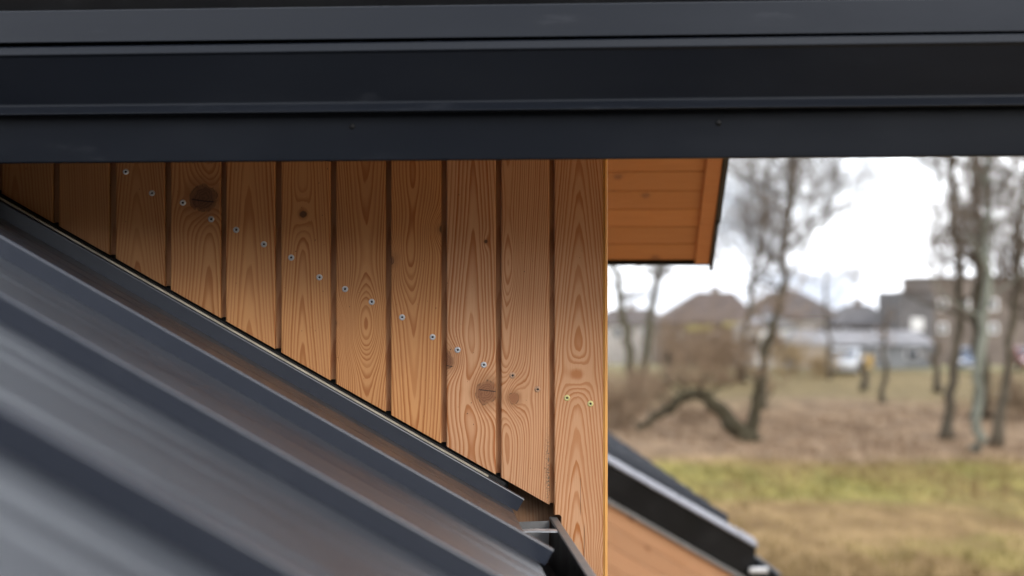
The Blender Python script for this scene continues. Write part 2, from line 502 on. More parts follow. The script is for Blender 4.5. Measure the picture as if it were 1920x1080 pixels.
planks = []
rp = random.Random(3)
for i in range(len(JOINT)):
    a = sx(JOINT[i]) + GAPW / 2
    b = sx(JOINT[i + 1]) - GAPW / 2 if i + 1 < len(JOINT) else sx(1131)
    if i + 1 < len(JOINT): b += rp.uniform(-0.0012, 0.0008)
    a += rp.uniform(-0.0006, 0.0008)
    ctr = (a + b) / 2
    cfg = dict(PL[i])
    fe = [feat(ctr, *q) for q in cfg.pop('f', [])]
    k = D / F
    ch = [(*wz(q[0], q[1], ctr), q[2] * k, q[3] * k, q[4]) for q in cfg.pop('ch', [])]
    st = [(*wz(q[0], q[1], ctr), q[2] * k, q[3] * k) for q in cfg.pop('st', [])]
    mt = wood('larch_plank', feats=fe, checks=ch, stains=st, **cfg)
    proud = rp.uniform(-0.0012, 0.0012)
    if i == len(JOINT) - 1:                      # the corner plank runs on down past the gutter, notched for it
        nx0 = sx(1029); nx1 = sx(1053); nz = SZ(1040, 965)[1]; nz2 = SZ(1040, 984)[1]
        poly = [(a, -1.6), (b, -1.6), (b, TOP), (a, TOP), (a, nz), (nx1 - 0.004, nz), (nx1, nz - 0.004), (nx1, nz2), (a, nz2)]
    else:
        poly = [(a, cut_z(a)), (b, cut_z(b)), (b, TOP), (a, TOP)]
    pts = [(x - ctr, TH * 0.5, z) for x, z in poly]
    V, Fc = prism(pts, (0, -TH, 0))
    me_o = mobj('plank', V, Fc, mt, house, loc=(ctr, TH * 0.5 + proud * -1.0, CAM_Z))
    # soften the long edges
    bm = bmesh.new(); bm.from_mesh(me_o.data)
    ed = [e for e in bm.edges if abs((e.verts[0].co - e.verts[1].co).z) > 0.05 and abs((e.verts[0].co - e.verts[1].co).x) < 1e-4]
    bmesh.ops.bevel(bm, geom=ed, offset=0.0030, segments=3, affect='EDGES', profile=0.5)
    bm.to_mesh(me_o.data); bm.free()
    planks.append((me_o, ctr, proud))
for (px, py, pi, kind) in SCREWS:
    o, ctr, proud = planks[pi]
    x, z = wz(px, py, ctr)
    sc = bpy.data.objects.new('screw', SCREW_ME[kind]); COL.objects.link(sc)
    sc.parent = o; sc.location = (x, -TH * 0.5 - 0.0002, z)
    sc.rotation_euler = (rp.uniform(-0.05, 0.05), rp.uniform(0, 6), rp.uniform(-0.05, 0.05))

M_BACK = wood('backing_wood', 21.0, early=(0.40, 0.21, 0.10), late=(0.25, 0.09, 0.03), spacing=0.006)
# tongues closing the joints, and the sheathing in the recess below the cut planks
for i in range(1, len(JOINT)):
    c = sx(JOINT[i])
    zb = cut_z(c) + 0.004
    if i == len(JOINT) - 1: zb = SZ(1040, 965)[1] + 0.02
    box('tongue', -0.009, 0.009, 0.0135, 0.019, zb, TOP, M_BACK, house, loc=(c, 0, CAM_Z))
eR = sx(1131)
box('sheathing_board', -1.10, eR - 0.006, 0.052, 0.070, -1.6, TOP, wood('shaded_sheathing', 25.0, early=(0.17, 0.105, 0.065), late=(0.10, 0.05, 0.025), spacing=0.006), house, loc=(0, 0, CAM_Z))  # colour darkened to put the shade of the recess into the sheathing
box('shade_sheet', -1.10, -0.005, 0.0215, 0.0232, -0.62, TOP - 0.02, M_MATT, house, loc=(0, 0, CAM_Z))  # black sheet that paints shadow into the gap under the planks
# corner: edge of the side cladding, and the side wall running back
M_EDGE = wood('lit_corner_wood', 31.0, early=(0.74, 0.40, 0.115), late=(0.60, 0.27, 0.06), spacing=0.004, x0=0.05)  # colour brightened to carry light from the right on the corner
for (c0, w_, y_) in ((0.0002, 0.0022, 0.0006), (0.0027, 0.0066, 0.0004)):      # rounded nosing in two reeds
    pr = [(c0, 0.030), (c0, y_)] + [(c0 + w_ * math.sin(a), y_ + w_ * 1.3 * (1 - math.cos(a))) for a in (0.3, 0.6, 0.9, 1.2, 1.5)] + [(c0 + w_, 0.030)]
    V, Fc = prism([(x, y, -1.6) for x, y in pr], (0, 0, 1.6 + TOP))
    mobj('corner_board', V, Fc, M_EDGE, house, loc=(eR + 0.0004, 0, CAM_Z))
for k in range(13):
    y0 = 0.034 + k * 0.128
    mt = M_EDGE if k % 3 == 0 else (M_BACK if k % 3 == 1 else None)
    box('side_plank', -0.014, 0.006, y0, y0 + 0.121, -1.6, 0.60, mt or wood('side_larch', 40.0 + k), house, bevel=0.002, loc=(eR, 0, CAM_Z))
box('side_sheathing', eR - 0.04, eR - 0.016, 0.072, 1.70, -4.99, 0.60, M_BACK, house, loc=(0, 0, CAM_Z))
box('wall_body', -1.10, eR - 0.045, 0.072, 1.70, -4.99, 0.25, M_BACK, house, loc=(0, 0, CAM_Z))
box('lower_wall', -1.10, eR, 0.0, 0.0208, -4.99, -1.605, M_BACK, house, loc=(0, 0, CAM_Z))

# -------- standing-seam roof (slopes along s, pans side by side along t)
RM, RZ0, RT0, RP, RH = 0.579, -0.4051, 0.050, 0.5088, 0.0262
s_eave = None
def on_roof(px, py):
    """photo pixel -> (s, t) on the pan plane"""
    u, v = (px - 960) / F, (540 - py) / F
    # z = v Y ; s = uYc + (Y-D)sn ; z = RZ0 - RM s
    Y = (RZ0 + RM * D * SN) / (v + RM * (u * CS + SN))
    return u * Y * CS + (Y - D) * SN, u * Y * SN - (Y - D) * CS
s_eave = (on_roof(966, 965)[0] + on_roof(973, 988)[0]) / 2
S_UP = -1.06
nrm_l = math.sqrt(1 + RM * RM)
UPV = Vector((RM / nrm_l, 0, 1 / nrm_l))
DOWN = Vector((1 / nrm_l, 0, -RM / nrm_l))
roof = empty('metal_roof', (0, 0, 0)); roof.parent = house
def rframe(s, t, h):        # s: along the slope measured horizontally, h: off the pan
    base = Vector(Hp(s, t, RZ0 - RM * s))
    return base + UPV * h
def pan_profile(t_a, t_b):
    w = t_b - t_a
    p = [(t_a, 0.0)]
    for q in (0.18, 0.34, 0.66, 0.82):           # shallow stiffening ribs
        c = t_a + w * q
        p += [(c - 0.016, 0.0), (c - 0.006, 0.0016), (c + 0.006, 0.0016), (c + 0.016, 0.0)]
    p.append((t_b, 0.0))
    return p
t_edges = [0.012] + [RT0 + RP * k for k in range(6)]
for k in range(len(t_edges) - 1):
    ta, tb = t_edges[k] + (0.0005 if k else 0), t_edges[k + 1] - 0.0195
    if k == 0: prof = [(ta, 0), (tb, 0)]
    else: prof = pan_profile(ta, tb)
    V, Fc = sheet(prof, lambda l, a, b: rframe(l, a, b), S_UP, s_eave, 0.0014, n=24)
    o = mobj('roof_panel', V, Fc, M_ROOF, roof)
    # drip edge folded down at the eave
    V, Fc = sheet([(0, 0), (0.004, -0.002), (0.006, -0.022)], lambda l, a, b: Vector(Hp(s_eave, l, RZ0 - RM * s_eave)) + DOWN * a + Vector((0, 0, b)), ta, tb, 0.0012)
    mobj('drip_edge', V, Fc, M_ROOF, o)
for k in range(6):
    t1 = RT0 + RP * k
    prof = rounded([(t1 - 0.020, 0.0), (t1 - 0.0185, 0.0), (t1 - 0.016, RH), (t1 - 0.001, RH + 0.0006), (t1 + 0.0005, RH - 0.002), (t1, 0.0)], 0.0028, 4)
    ext = 0.012
    V, Fc = sheet(prof, lambda l, a, b: rframe(l, a, b), S_UP, s_eave + ext, 0.0012, n=1)
    o = mobj('seam', V, Fc, M_SEAM, roof, smooth=False)
    # folded end tab
    tab = [rframe(s_eave + ext, t1 - 0.016, RH - 0.002), rframe(s_eave + ext, t1 - 0.0008, RH - 0.002), rframe(s_eave + ext - 0.010, t1 - 0.0008, 0.001), rframe(s_eave + ext - 0.010, t1 - 0.017, 0.001)]
    V, Fc = prism(tab, DOWN * 0.0012)
    mobj('end_tab', V, Fc, M_TAPE if k == 0 else M_ROOF, o)
# roofing deck under the pans, sealing strip between first seam and the planks
V, Fc = prism([rframe(S_UP, 0.012, -0.004), rframe(s_eave - 0.03, 0.012, -0.004), rframe(s_eave - 0.03, 0.012, -0.03), rframe(S_UP, 0.012, -0.03)], (0, -(t_edges[-1] + 0.4), 0))
mobj('roof_deck', V, Fc, M_MATT, roof)
V, Fc = prism([rframe(S_UP, 0.038, RH + 0.0042), rframe(s_eave - 0.055, 0.038, RH + 0.0042), rframe(s_eave - 0.055, 0.038, RH + 0.0012), rframe(S_UP, 0.038, RH + 0.0012)], (0, -0.0095, 0))
mobj('sealing_strip', V, Fc, M_TAPE, roof)
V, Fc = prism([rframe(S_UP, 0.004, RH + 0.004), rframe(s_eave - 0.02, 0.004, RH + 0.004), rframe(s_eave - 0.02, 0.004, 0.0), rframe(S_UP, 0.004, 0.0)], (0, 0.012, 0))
mobj('shade_strip', V, Fc, M_MATT, roof)  # black strip painting the shadow in behind the first seam
# unseen wall added at the top of the slope to block light from the left
box('light_block_wall', -1.20, S_UP - 0.004, -4.2, 1.0, -4.99, 0.19, M_BLACK, house, loc=(0, 0, CAM_Z))

# -------- box gutter running towards the camera under the eave
gut = empty('gutter', (0, 0, 0)); gut.parent = house
lz = SZ(1040, 972, 0.0)[1]
l_in, l_out = sx(1032), sx(1046)
g_back = s_eave - 0.075
prof = rounded([(g_back, lz + 0.006), (g_back, lz - 0.085), (l_in - 0.002, lz - 0.085), (l_in + 0.001, lz - 0.0045)], 0.002, 2)
V, Fc = sheet(prof, lambda l, a, b: Vector(Hp(a, l, b)), -0.020, 2.9, 0.001)
mobj('channel', V, Fc, M_BLACK, gut)  # inside coloured black to stand for the shadow in the gutter
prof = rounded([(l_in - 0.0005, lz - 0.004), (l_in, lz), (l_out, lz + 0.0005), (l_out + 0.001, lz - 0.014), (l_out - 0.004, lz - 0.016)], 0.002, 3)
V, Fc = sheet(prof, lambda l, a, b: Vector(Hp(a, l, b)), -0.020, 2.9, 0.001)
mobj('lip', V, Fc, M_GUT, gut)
V, Fc = prism([Hp(g_back + 0.002, 0.001, lz - 0.083), Hp(l_in - 0.004, 0.001, lz - 0.083), Hp(l_in - 0.002, 0.001, lz - 0.004), Hp(g_back + 0.002, 0.001, lz - 0.008)], (0, -0.0012, 0))
mobj('end_cap', V, Fc, M_GUT, gut)
for tb in (0.115, 0.715, 1.315, 1.915):
    pts = [Vector(Hp(g_back + 0.004 + (l_in - g_back - 0.004) * q, tb, lz - 0.010 + 0.006 * math.sin(q * 2.2))) for q in (0, 0.25, 0.5, 0.75, 1)]
    V = []; Fc = []
    for p in pts: V += [p + Vector((0, -0.011, 0)), p + Vector((0, 0.011, 0)), p + Vector((0, 0.011, 0.003)), p + Vector((0, -0.011, 0.003))]
    for i in range(4):
        for k in range(4):
            Fc.append((i * 4 + k, i * 4 + (k + 1) % 4, i * 4 + 4 + (k + 1) % 4, i * 4 + 4 + k))
    Fc += [(0, 1, 2, 3), (16, 17, 18, 19)]
    mobj('bracket', V, Fc, M_GALV, gut)
# fascia behind the gutter
box('eave_board', g_back - 0.03, g_back - 0.003, -2.9, -0.03, lz - 0.16, lz + 0.002, M_BACK, house, loc=(0, 0, CAM_Z))

# ================================================================== FOREGROUND ROOF EDGE (top of the picture)
PSF = R(-4.5)
YF = 2.2
edge = empty('roof_edge', (0, YF, CAM_Z), PSF)
tag(edge, 'dark anthracite stepped metal roof edge spanning the top close to the camera', 'roof edge')
K = YF / F
def zf(y, q=0.0): return (540 - y) / F * (YF - q)
def ef(l, q, z): return Vector((l, -q, z))
X0, X1 = -2.2, 3.4
def strip(name, prof, r=0.003, x0=X0, x1=X1, mat=None):
    V, Fc = sheet(rounded(prof, r, 4), ef, x0, x1, -0.001, n=1)
    return mobj(name, V, Fc, mat or M_FLASH, edge)
strip('drip_flashing', [(-0.018, zf(300) + 0.004), (-0.004, zf(300)), (0.0, zf(298.5)), (0.0005, zf(250)), (0.001, zf(212)), (0.001, zf(203))], 0.004)
strip('middle_flashing', [(-0.004, zf(209)), (0.022, zf(208, .022)), (0.024, zf(205, .024)), (0.010, zf(189.5, .01)), (0.034, zf(96, .034)), (0.038, zf(91, .038)), (0.026, zf(75.5, .026)), (0.002, zf(73.5))], 0.004)
# the upper tray sits on the middle one with a joint that closes to the right
V, Fc = [], []
prof = rounded([(0.0, zf(71)), (0.024, zf(71, .024)), (0.0255, zf(69, .0255)), (-0.012, zf(9, -.012)), (-0.016, zf(8, -.016)), (-0.06, zf(8, -.06))], 0.003, 4)
V, Fc = sheet(prof, lambda l, q, z: Vector((l, -q, z + 0.0016 - 0.0016 * (l + 0.8) / 0.8 if l < 3 else z)), X0, X1, -0.001, n=1)
V, Fc = sheet(prof, lambda l, q, z: Vector((l, -q, z + max(-0.0016, 0.0020 - 0.0022 * (l + 0.8)))), X0, X1, -0.001, n=20)
mobj('upper_flashing', V, Fc, M_FLASH, edge)
strip('shadow_gap_back', [(-0.062, zf(20, -.06)), (-0.058, zf(0, -.06)), (-0.050, zf(-40, -.05)), (-0.09, zf(-60, -.09))], 0.004, mat=M_BLACK)  # black back sheet standing in for the shadow gap above the tray
def screw_head(o_name, px, py, q):
    u = (px - 960) / F
    # plane of the flashing
    Y = (YF - q) / (1 + u * math.tan(-PSF))
    X = u * Y
    l = X / math.cos(PSF)
    V = []; Fc = []
    n = 12
    for r, h in ((0.0, 0.0012), (0.003, 0.0012), (0.0042, 0.0006), (0.0048, -0.001)):
        for k in range(n):
            a = 2 * math.pi * k / n; V.append((r * math.cos(a), -h, r * math.sin(a)))
    for i in range(3):
        for k in range(n): Fc.append((i * n + k, i * n + (k + 1) % n, (i + 1) * n + (k + 1) % n, (i + 1) * n + k))
    o = mobj(o_name, V, Fc, M_BLACK, edge, loc=(l, -q - 0.0012, (540 - py) / F * Y), smooth=True)
screw_head('rivet', 660, 237, 0.001); screw_head('rivet', 1347, 230, 0.001)
M_SOF = plain('soffit_pine', (0.46, 0.22, 0.075), 0.6, 0.0, 0.2, 9.0)
for k in range(5):
    box('soffit_board', X0, X1, 0.03 + k * 0.118, 0.03 + k * 0.118 + 0.113, zf(300) + 0.064, zf(300) + 0.079, M_SOF, edge)
box('soffit_core', X0, X1, 0.03, 0.75, zf(300) + 0.080, 0.43, M_BLACK, edge)
v = [(X0, 0.09, 0.50), (X1, 0.09, 0.50), (X1, 2.0, 0.95), (X0, 2.0, 0.95), (X0, 0.09, 0.46), (X1, 0.09, 0.46), (X1, 2.0, 0.91), (X0, 2.0, 0.91)]
mobj('roof_sheet', v, [(0, 1, 2, 3), (4, 7, 6, 5), (0, 4, 5, 1), (1, 5, 6, 2), (2, 6, 7, 3), (3, 7, 4, 0)], M_FLASH, edge)

# ================================================================== ADDED WING (unseen behind the camera, put in to shade the wall and yard between)
opp = empty('added_shade_wing', (0, D, 0), PSI)
tag(opp, 'unseen dark-clad wing added behind the camera to shade the wall', 'house wing')
for k in range(33):
    box('cladding_board', 0, 0.118, 0, 0.02, -4.99, 0.80, M_BLACK, opp, loc=(-3.6 + k * 0.122, -3.72, CAM_Z))
box('wing_body', -3.6, 0.42, -6.5, -3.725, -4.99, 0.80, M_BLACK, opp, loc=(0, 0, CAM_Z))
V, Fc = prism([(-3.7, -3.55, CAM_Z + 0.805), (-3.7, -5.1, CAM_Z + 1.35), (-3.7, -6.7, CAM_Z + 0.805)], (4.2, 0, 0))
mobj('roof', V, Fc, M_FLASH, opp)

# ================================================================== REAR VERGE OVERHANG (underside right of the corner)
YB = 4.3
ov = empty('roof_overhang', ((1330 - 960) / F * YB, YB, CAM_Z + (540 - 489) / F * YB), R(-3.4))
tag(ov, 'pine-boarded underside of a roof overhang jutting past the wall corner', 'roof overhang')
TS = 0.577
def of(x, y, h=0.0): return Vector((x, y, -TS * y + h))
for k in range(12):
    y1 = -0.004 - k * 0.0815; y0 = y1 - 0.0788
    rr = random.Random(k)
    fe = []
    if k in (0, 3, 4): fe = [(rr.uniform(-0.04, 0.04), rr.uniform(-0.30, -0.12), 0.02, 0.05, 0.03, 0.010, 0.35)]
    mt = wood('overhang_pine', 60.0 + k, along='X', spacing=0.007, early=(0.40, 0.172, 0.056), late=(0.29, 0.105, 0.027), tint=rr.uniform(0.88, 1.06), feats=fe, late_amt=0.6, amp=0.01, slope=0.03)
    c = (y0 + y1) / 2
    V = [of(x, y, h) - of(0, c) for h in (0, 0.02) for y in (y0, y1) for x in (-0.425, -0.002)]
    o = mobj('soffit_board', V, [(0, 2, 3, 1), (4, 5, 7, 6), (0, 1, 5, 4), (2, 6, 7, 3), (0, 4, 6, 2), (1, 3, 7, 5)], mt, ov, loc=of(0, c), bevel=0.0022)
def slab(name, x0, x1, y0, y1, h0, h1, mat):
    V = [of(x, y, h) for h in (h0, h1) for y in (y0, y1) for x in (x0, x1)]
    return mobj(name, V, [(0, 2, 3, 1), (4, 5, 7, 6), (0, 1, 5, 4), (2, 6, 7, 3), (0, 4, 6, 2), (1, 3, 7, 5)], mat, ov)
slab('verge_board', -0.044, -0.0025, -1.0, -0.012, -0.016, -0.001, wood('verge_pine', 80.0, along='X', early=(0.44, 0.19, 0.07)))
slab('verge_flashing', 0.0, 0.014, -1.0, -0.215, -0.022, 0.09, M_BLACK)
slab('verge_flashing', 0.0, 0.010, -0.225, 0.006, -0.026, 0.09, M_FLASH)
slab('eave_flashing', -0.425, 0.0, -0.002, 0.006, -0.010, 0.09, M_BLACK)
slab('roof_sheet', -0.425, 0.0, -1.0, -0.003, 0.022, 0.09, M_ROOF)

# ================================================================== LOWER WING WITH SLOPING GABLE ROOF (right of the corner)
TV = -4.835
wing = empty('gable_wing', (0, D, 0), PSI)
tag(wing, 'low wing right of the wall corner with black verge, ribbed roof and orange boarding', 'house wing')
sv, zv = SZ(1419, 1022, TV)
s_l = 0.20
def wf(s, t, h): return Vector(Hp(s, t, zv - 0.577 * (s - sv) + h))
def wslab(name, s0, s1, t0, t1, h0, h1, mat, sq=False):
    V = [wf(s, t, h) for h in (h0, h1) for t in (t0, t1) for s in (s0, s1)]
    return mobj(name, V, [(0, 2, 3, 1), (4, 5, 7, 6), (0, 1, 5, 4), (2, 6, 7, 3), (0, 4, 6, 2), (1, 3, 7, 5)], mat, wing)
pxm = 7.6 / F
M_VTOP = metal_paint('verge_cap_sky_glare', (0.15, 0.15, 0.17), 0.28, 0.3, 6.0)  # lighter grey puts sky glare into the cap colour
wslab('verge_fascia', s_l, sv - 0.006, TV, TV - 0.012, -72 * pxm, -0.004, M_BLACK)
for (c0, c1, e_) in ((s_l, sv - 0.10, 0.0), (sv - 0.095, sv, 0.003)):
    prof = rounded([(-0.010, -0.020), (0.012 + e_, -0.012), (0.010 + e_, -0.002), (-0.030, 0.020 + e_), (-0.13, 0.021 + e_)], 0.003, 2)
    V, Fc = sheet(prof, lambda l, a, b: wf(l, TV + a, b), c0, c1, 0.0012)
    mobj('verge_cap', V, Fc, M_VTOP, wing)
wslab('fascia_hem', s_l, sv - 0.055, TV + 0.010, TV - 0.012, -80 * pxm, -72.3 * pxm, M_GUT)
M_WR = metal_paint('wing_roof_paint', (0.036, 0.040, 0.050), 0.45, 0.3, 5.0)
for k in range(11):
    ta = TV - 0.135 - k * RP
    wslab('roof_panel', s_l, sv - 0.03, ta, ta - RP + 0.034, -0.012, 0.0, M_WR)
    wslab('rib', s_l, sv - 0.015, ta - RP + 0.033, ta - RP + 0.001, -0.012, 0.058, M_WR)
# boards of the gable under the verge
for k in range(9):
    h1 = -80 * pxm - 0.004 - k * 0.108 * 1.02
    mt = wood('wing_larch', 90.0 + k, along='slope', spacing=0.007, early=(0.42, 0.235, 0.13), late=(0.29, 0.13, 0.055), tint=random.Random(k).uniform(0.92, 1.05), late_amt=0.5,
              feats=[(0.0, random.Random(k + 5).uniform(0.0, 0.5), 0.02, 0.05, 0.03, 0.014, 0.5)])
    s_r = sv - 0.10
    V = [wf(s, t, h) - wf(0.7, TV, h1) for h in (h1 - 0.108, h1) for t in (TV - 0.02, TV - 0.045) for s in (s_l, s_r)]
    mobj('gable_board', V, [(0, 2, 3, 1), (4, 5, 7, 6), (0, 1, 5, 4), (2, 6, 7, 3), (0, 4, 6, 2), (1, 3, 7, 5)], mt, wing, loc=wf(0.7, TV, h1), bevel=0.003)
v, f = prism([wf(s_l, TV - 0.05, -1.1), wf(sv - 0.12, TV - 0.05, -1.1), (sv - 0.12, -TV + 0.05, 0), (s_l, -TV + 0.05, 0)], (0, 5.4, 0))
mobj('wing_wall', v, f, M_BACK, wing)
# wing gutter, seen at its near end
ge_s, ge_z = SZ(1400, 1046, TV)
g0, g1 = SZ(1402, 1062, TV)[0], SZ(1466, 1078, TV)[0]
gz = SZ(1466, 1076, TV)[1]
prof = rounded([(g0, gz + 0.03), (g0, gz - 0.10), (g1 - 0.03, gz - 0.10), (g1 - 0.022, gz), (g1, gz), (g1 + 0.001, gz - 0.014)], 0.004, 2)
wg = empty('gutter', (0, 0, 0)); wg.parent = wing
V, Fc = sheet(prof, lambda l, a, b: Vector(Hp(a, l, b)), TV + 0.02, TV - 5.6, 0.0015)
mobj('channel', V, Fc, M_FLASH, wg)
V, Fc = prism([Hp(g0, TV + 0.018, gz + 0.02), Hp(g1 - 0.03, TV + 0.018, gz - 0.002), Hp(g1 - 0.035, TV + 0.018, gz - 0.098), Hp(g0, TV + 0.018, gz - 0.098)], (0, 0.002, 0))
mobj('end_cap', V, Fc, M_BLACK, wg)
b0, bz = SZ(1402, 1070, TV); b1 = SZ(1436, 1070, TV)[0]
box('bracket', b0, b1, -TV - 0.05, -TV - 0.03, bz - 0.004, bz + 0.024, M_GALV, wg, bevel=0.004, loc=(0, 0, CAM_Z))
V, Fc = prism([wf(sv - 0.12, TV - 0.02, -0.10), wf(sv - 0.02, TV - 0.02, -0.09), wf(sv - 0.02, TV - 0.02, -0.30), wf(sv - 0.12, TV - 0.02, -0.34)], (0, 5.4, 0))
mobj('eave_board', V, Fc, M_BLACK, wing)

# ================================================================== BACKGROUND
def GP(px, py):          # photo pixel on the flat ground
    Y = CAM_Z * F / (py - 540)
    return Vector(((px - 960) / F * Y, Y, 0))
def BP(px, py, Y): return Vector(((px - 960) / F * Y, Y, CAM_Z + (540 - py) / F * Y))

M_BARK = plain('bark', (0.085, 0.070, 0.050), 0.9, 0, 0.5, 6.0, spec=0.2)
M_BARKG = plain('mossy_bark', (0.115, 0.105, 0.070), 0.9, 0, 0.45, 5.0, col2=(0.055, 0.045, 0.03), spec=0.2)
M_TWIG = plain('twigs', (0.120, 0.095, 0.075), 0.9, 0, 0.35, 3.0, spec=0.2)
M_TWIGB = plain('brown_twigs', (0.215, 0.150, 0.098), 0.9, 0, 0.35, 3.0, spec=0.2)
M_TWIGT = plain('straw_twigs', (0.30, 0.215, 0.115), 0.9, 0, 0.35, 3.0, spec=0.2)

def grow(rnd, out, p, d, length, rad, depth, up=0.12, wig=0.22, kids=(3, 5), split=0.55):
    n = 4 if depth > 1 else 3
    pts = [p.copy()]; rads = [rad]; dd = d.normalized(); q = p.copy()
    for i in range(n):
        dd = (dd + Vector((rnd.gauss(0, wig), rnd.gauss(0, wig), rnd.gauss(up, wig * 0.7)))).normalized()
        q = q + dd * (length / n)
        pts.append(q.copy()); rads.append(max(0.007, rad * (1 - 0.75 * (i + 1) / n)))
    out.append((pts, rads, depth))
    if depth <= 0: return
    for k in range(rnd.randint(*kids)):
        t = rnd.uniform(0.25, 1.0)
        i = min(n - 1, int(t * n)); fr = t * n - i
        b = pts[i].lerp(pts[i + 1], fr)
        ax = Vector((rnd.gauss(0, 1), rnd.gauss(0, 1), rnd.gauss(0.25, 0.6))).normalized()
        nd = (dd * (1 - split) + ax * split).normalized()
        grow(rnd, out, b, nd, length * rnd.uniform(0.45, 0.75), max(0.009, rads[i] * rnd.uniform(0.45, 0.7)), depth - 1, up, wig, kids, split)

def tree(trunks, seed, label, limb_from=0.35, limbs=14, limb_len=3.2, depth=3, bark=None, twig=None, name='bare_tree', kids=(3, 5), extra=(), group='bare trees on the meadow'):
    """trunks: list of (points, radii) in world space; limbs grow off them"""
    rnd = random.Random(seed)
    base = trunks[0][0][0].copy(); base.z = 0
    e = empty(name, base)
    tag(e, label, 'tree', group)
    tr = []; cr = []
    for pts, rads in trunks:
        # smooth the axis and give it some wander
        P, Q = [], []
        for i in range(len(pts) - 1):
            for k in range(4):
                f = k / 4
                w = Vector((rnd.gauss(0, 1), rnd.gauss(0, 1), 0)) * 0.06 * (0 if i == 0 and k == 0 else 1)
                P.append(pts[i].lerp(pts[i + 1], f) + w); Q.append(rads[i] * (1 - f) + rads[i + 1] * f)
        P.append(pts[-1]); Q.append(rads[-1])
        Q[0] *= 1.5; Q[1] *= 1.12
        tr.append(tube([p - base for p in P], Q, 10))
        n = len(P)
        for j in range(limbs):
            i = min(n - 2, int((limb_from + (1 - limb_from) * (j + rnd.random()) / limbs) * (n - 1)))
            a = rnd.uniform(0, 2 * math.pi)
            d = Vector((math.cos(a), math.sin(a) * 0.8, rnd.uniform(0.1, 0.9)))
            out = []
            grow(rnd, out, P[i] - base, d, limb_len * rnd.uniform(0.6, 1.2) * (1.15 - 0.5 * i / n), max(0.03, Q[i] * rnd.uniform(0.3, 0.5)), depth, kids=kids)
            for pp, rr, dp in out:
                (tr if dp >= depth else cr).append(tube(pp, rr, 6 if dp >= depth else (4 if dp > 1 else 3), cap=False))
    for p, d, ln, rd in extra:
        out = []
        grow(rnd, out, p - base, d, ln, rd, depth, up=0.02, kids=kids)
        for pp, rr, dp in out:
            (tr if dp >= depth else cr).append(tube(pp, rr, 6 if dp >= depth else (4 if dp > 1 else 3), cap=False))
    V, Fc = join(tr); mobj('trunk', V, Fc, bark or M_BARK, e, smooth=True)
    if cr:
        V, Fc = join_fast(cr); mobj('crown', V, Fc, twig or M_TWIG, e)
    return e

def join_fast(parts):
    V, Fc = [], []
    for v, f in parts:
        k = len(V); V.extend(v)
        Fc.extend([tuple(i + k for i in q) for q in f])
    return V, Fc

def axis(pix, Y, dy=0.0): return [BP(x, y, Y + dy * i) for i, (x, y) in enumerate(pix)]

# twin-stemmed tree beside the wall corner
Yt = GP(1188, 746).y
tree([(axis([(1192, 748), (1183, 690), (1172, 620), (1160, 540), (1152, 470), (1148, 360), (1140, 200)], Yt), [.34, .24, .20, .16, .13, .10, .05]),
      (axis([(1196, 748), (1206, 690), (1220, 600), (1232, 520), (1243, 430), (1256, 330), (1270, 200)], Yt), [.30, .22, .18, .15, .12, .09, .05])],
     11, 'twin-stemmed bare tree rising beside the wall corner below the overhang', 0.45, 16, 2.6, 3, M_BARKG, kids=(4, 5))
# arching tree
Ya = GP(1405, 826).y
arch = axis([(1402, 826), (1378, 800), (1350, 772), (1322, 744), (1300, 738), (1276, 748), (1255, 768), (1225, 782), (1196, 806)], Ya)
tree([(arch, [.32, .29, .24, .20, .19, .18, .16, .13, .09]), (axis([(1408, 826), (1421, 760), (1425, 700), (1437, 640), (1452, 590)], Ya), [.26, .18, .14, .12, .08])],
     12, 'old bare tree with one stem arching down to the ground', 0.3, 9, 1.5, 3, plain('dark_mossy_bark', (0.050, 0.042, 0.025), 0.95, 0, 0.4, 5.0, spec=0.2), M_TWIGB)
# wide-crowned tree in the middle
Yc = 58.0
ctr_tr = axis([(1428, 770), (1432, 690), (1450, 610), (1468, 520), (1480, 420), (1484, 330), (1488, 240), (1492, 120)], Yc)
ctr_tr[0].z = 0
tree([(ctr_tr, [.20, .17, .15, .14, .13, .13, .10, .05])], 13, 'tall bare tree with wide spreading crown against the white sky', 0.40, 36, 4.2, 3, M_BARK, kids=(4, 6),
     extra=[(BP(1400, 545, Yc), Vector((0.55, 0, 0.8)), 3.6, 0.10), (BP(1484, 360, Yc), Vector((0.9, 0, -0.15)), 2.6, 0.07), (BP(1480, 400, Yc), Vector((-1, 0.1, 0.25)), 3.6, 0.07)])
for (pix, rad, seed, lab) in (
    ([(1392, 716), (1396, 640), (1408, 560), (1422, 470), (1436, 380), (1446, 280), (1452, 150)], [.20, .17, .14, .11, .09, .07, .04], 14, 'slender bare tree behind the arching tree, left of the wide crown'),
    ([(1556, 712), (1552, 640), (1546, 560), (1548, 470), (1554, 390), (1560, 330), (1566, 270)], [.12, .10, .08, .07, .05, .04, .03], 15, 'thin bare sapling right of the wide crown, in front of the white walls')):
    Yv = GP(*pix[0]).y; av = axis(pix, Yv); av[0].z = 0
    tree([(av, rad)], seed, lab, 0.30, 22 if seed == 14 else 12, 4.6 if seed == 14 else 2.4, 3, M_BARK, M_TWIG, kids=(4, 6))
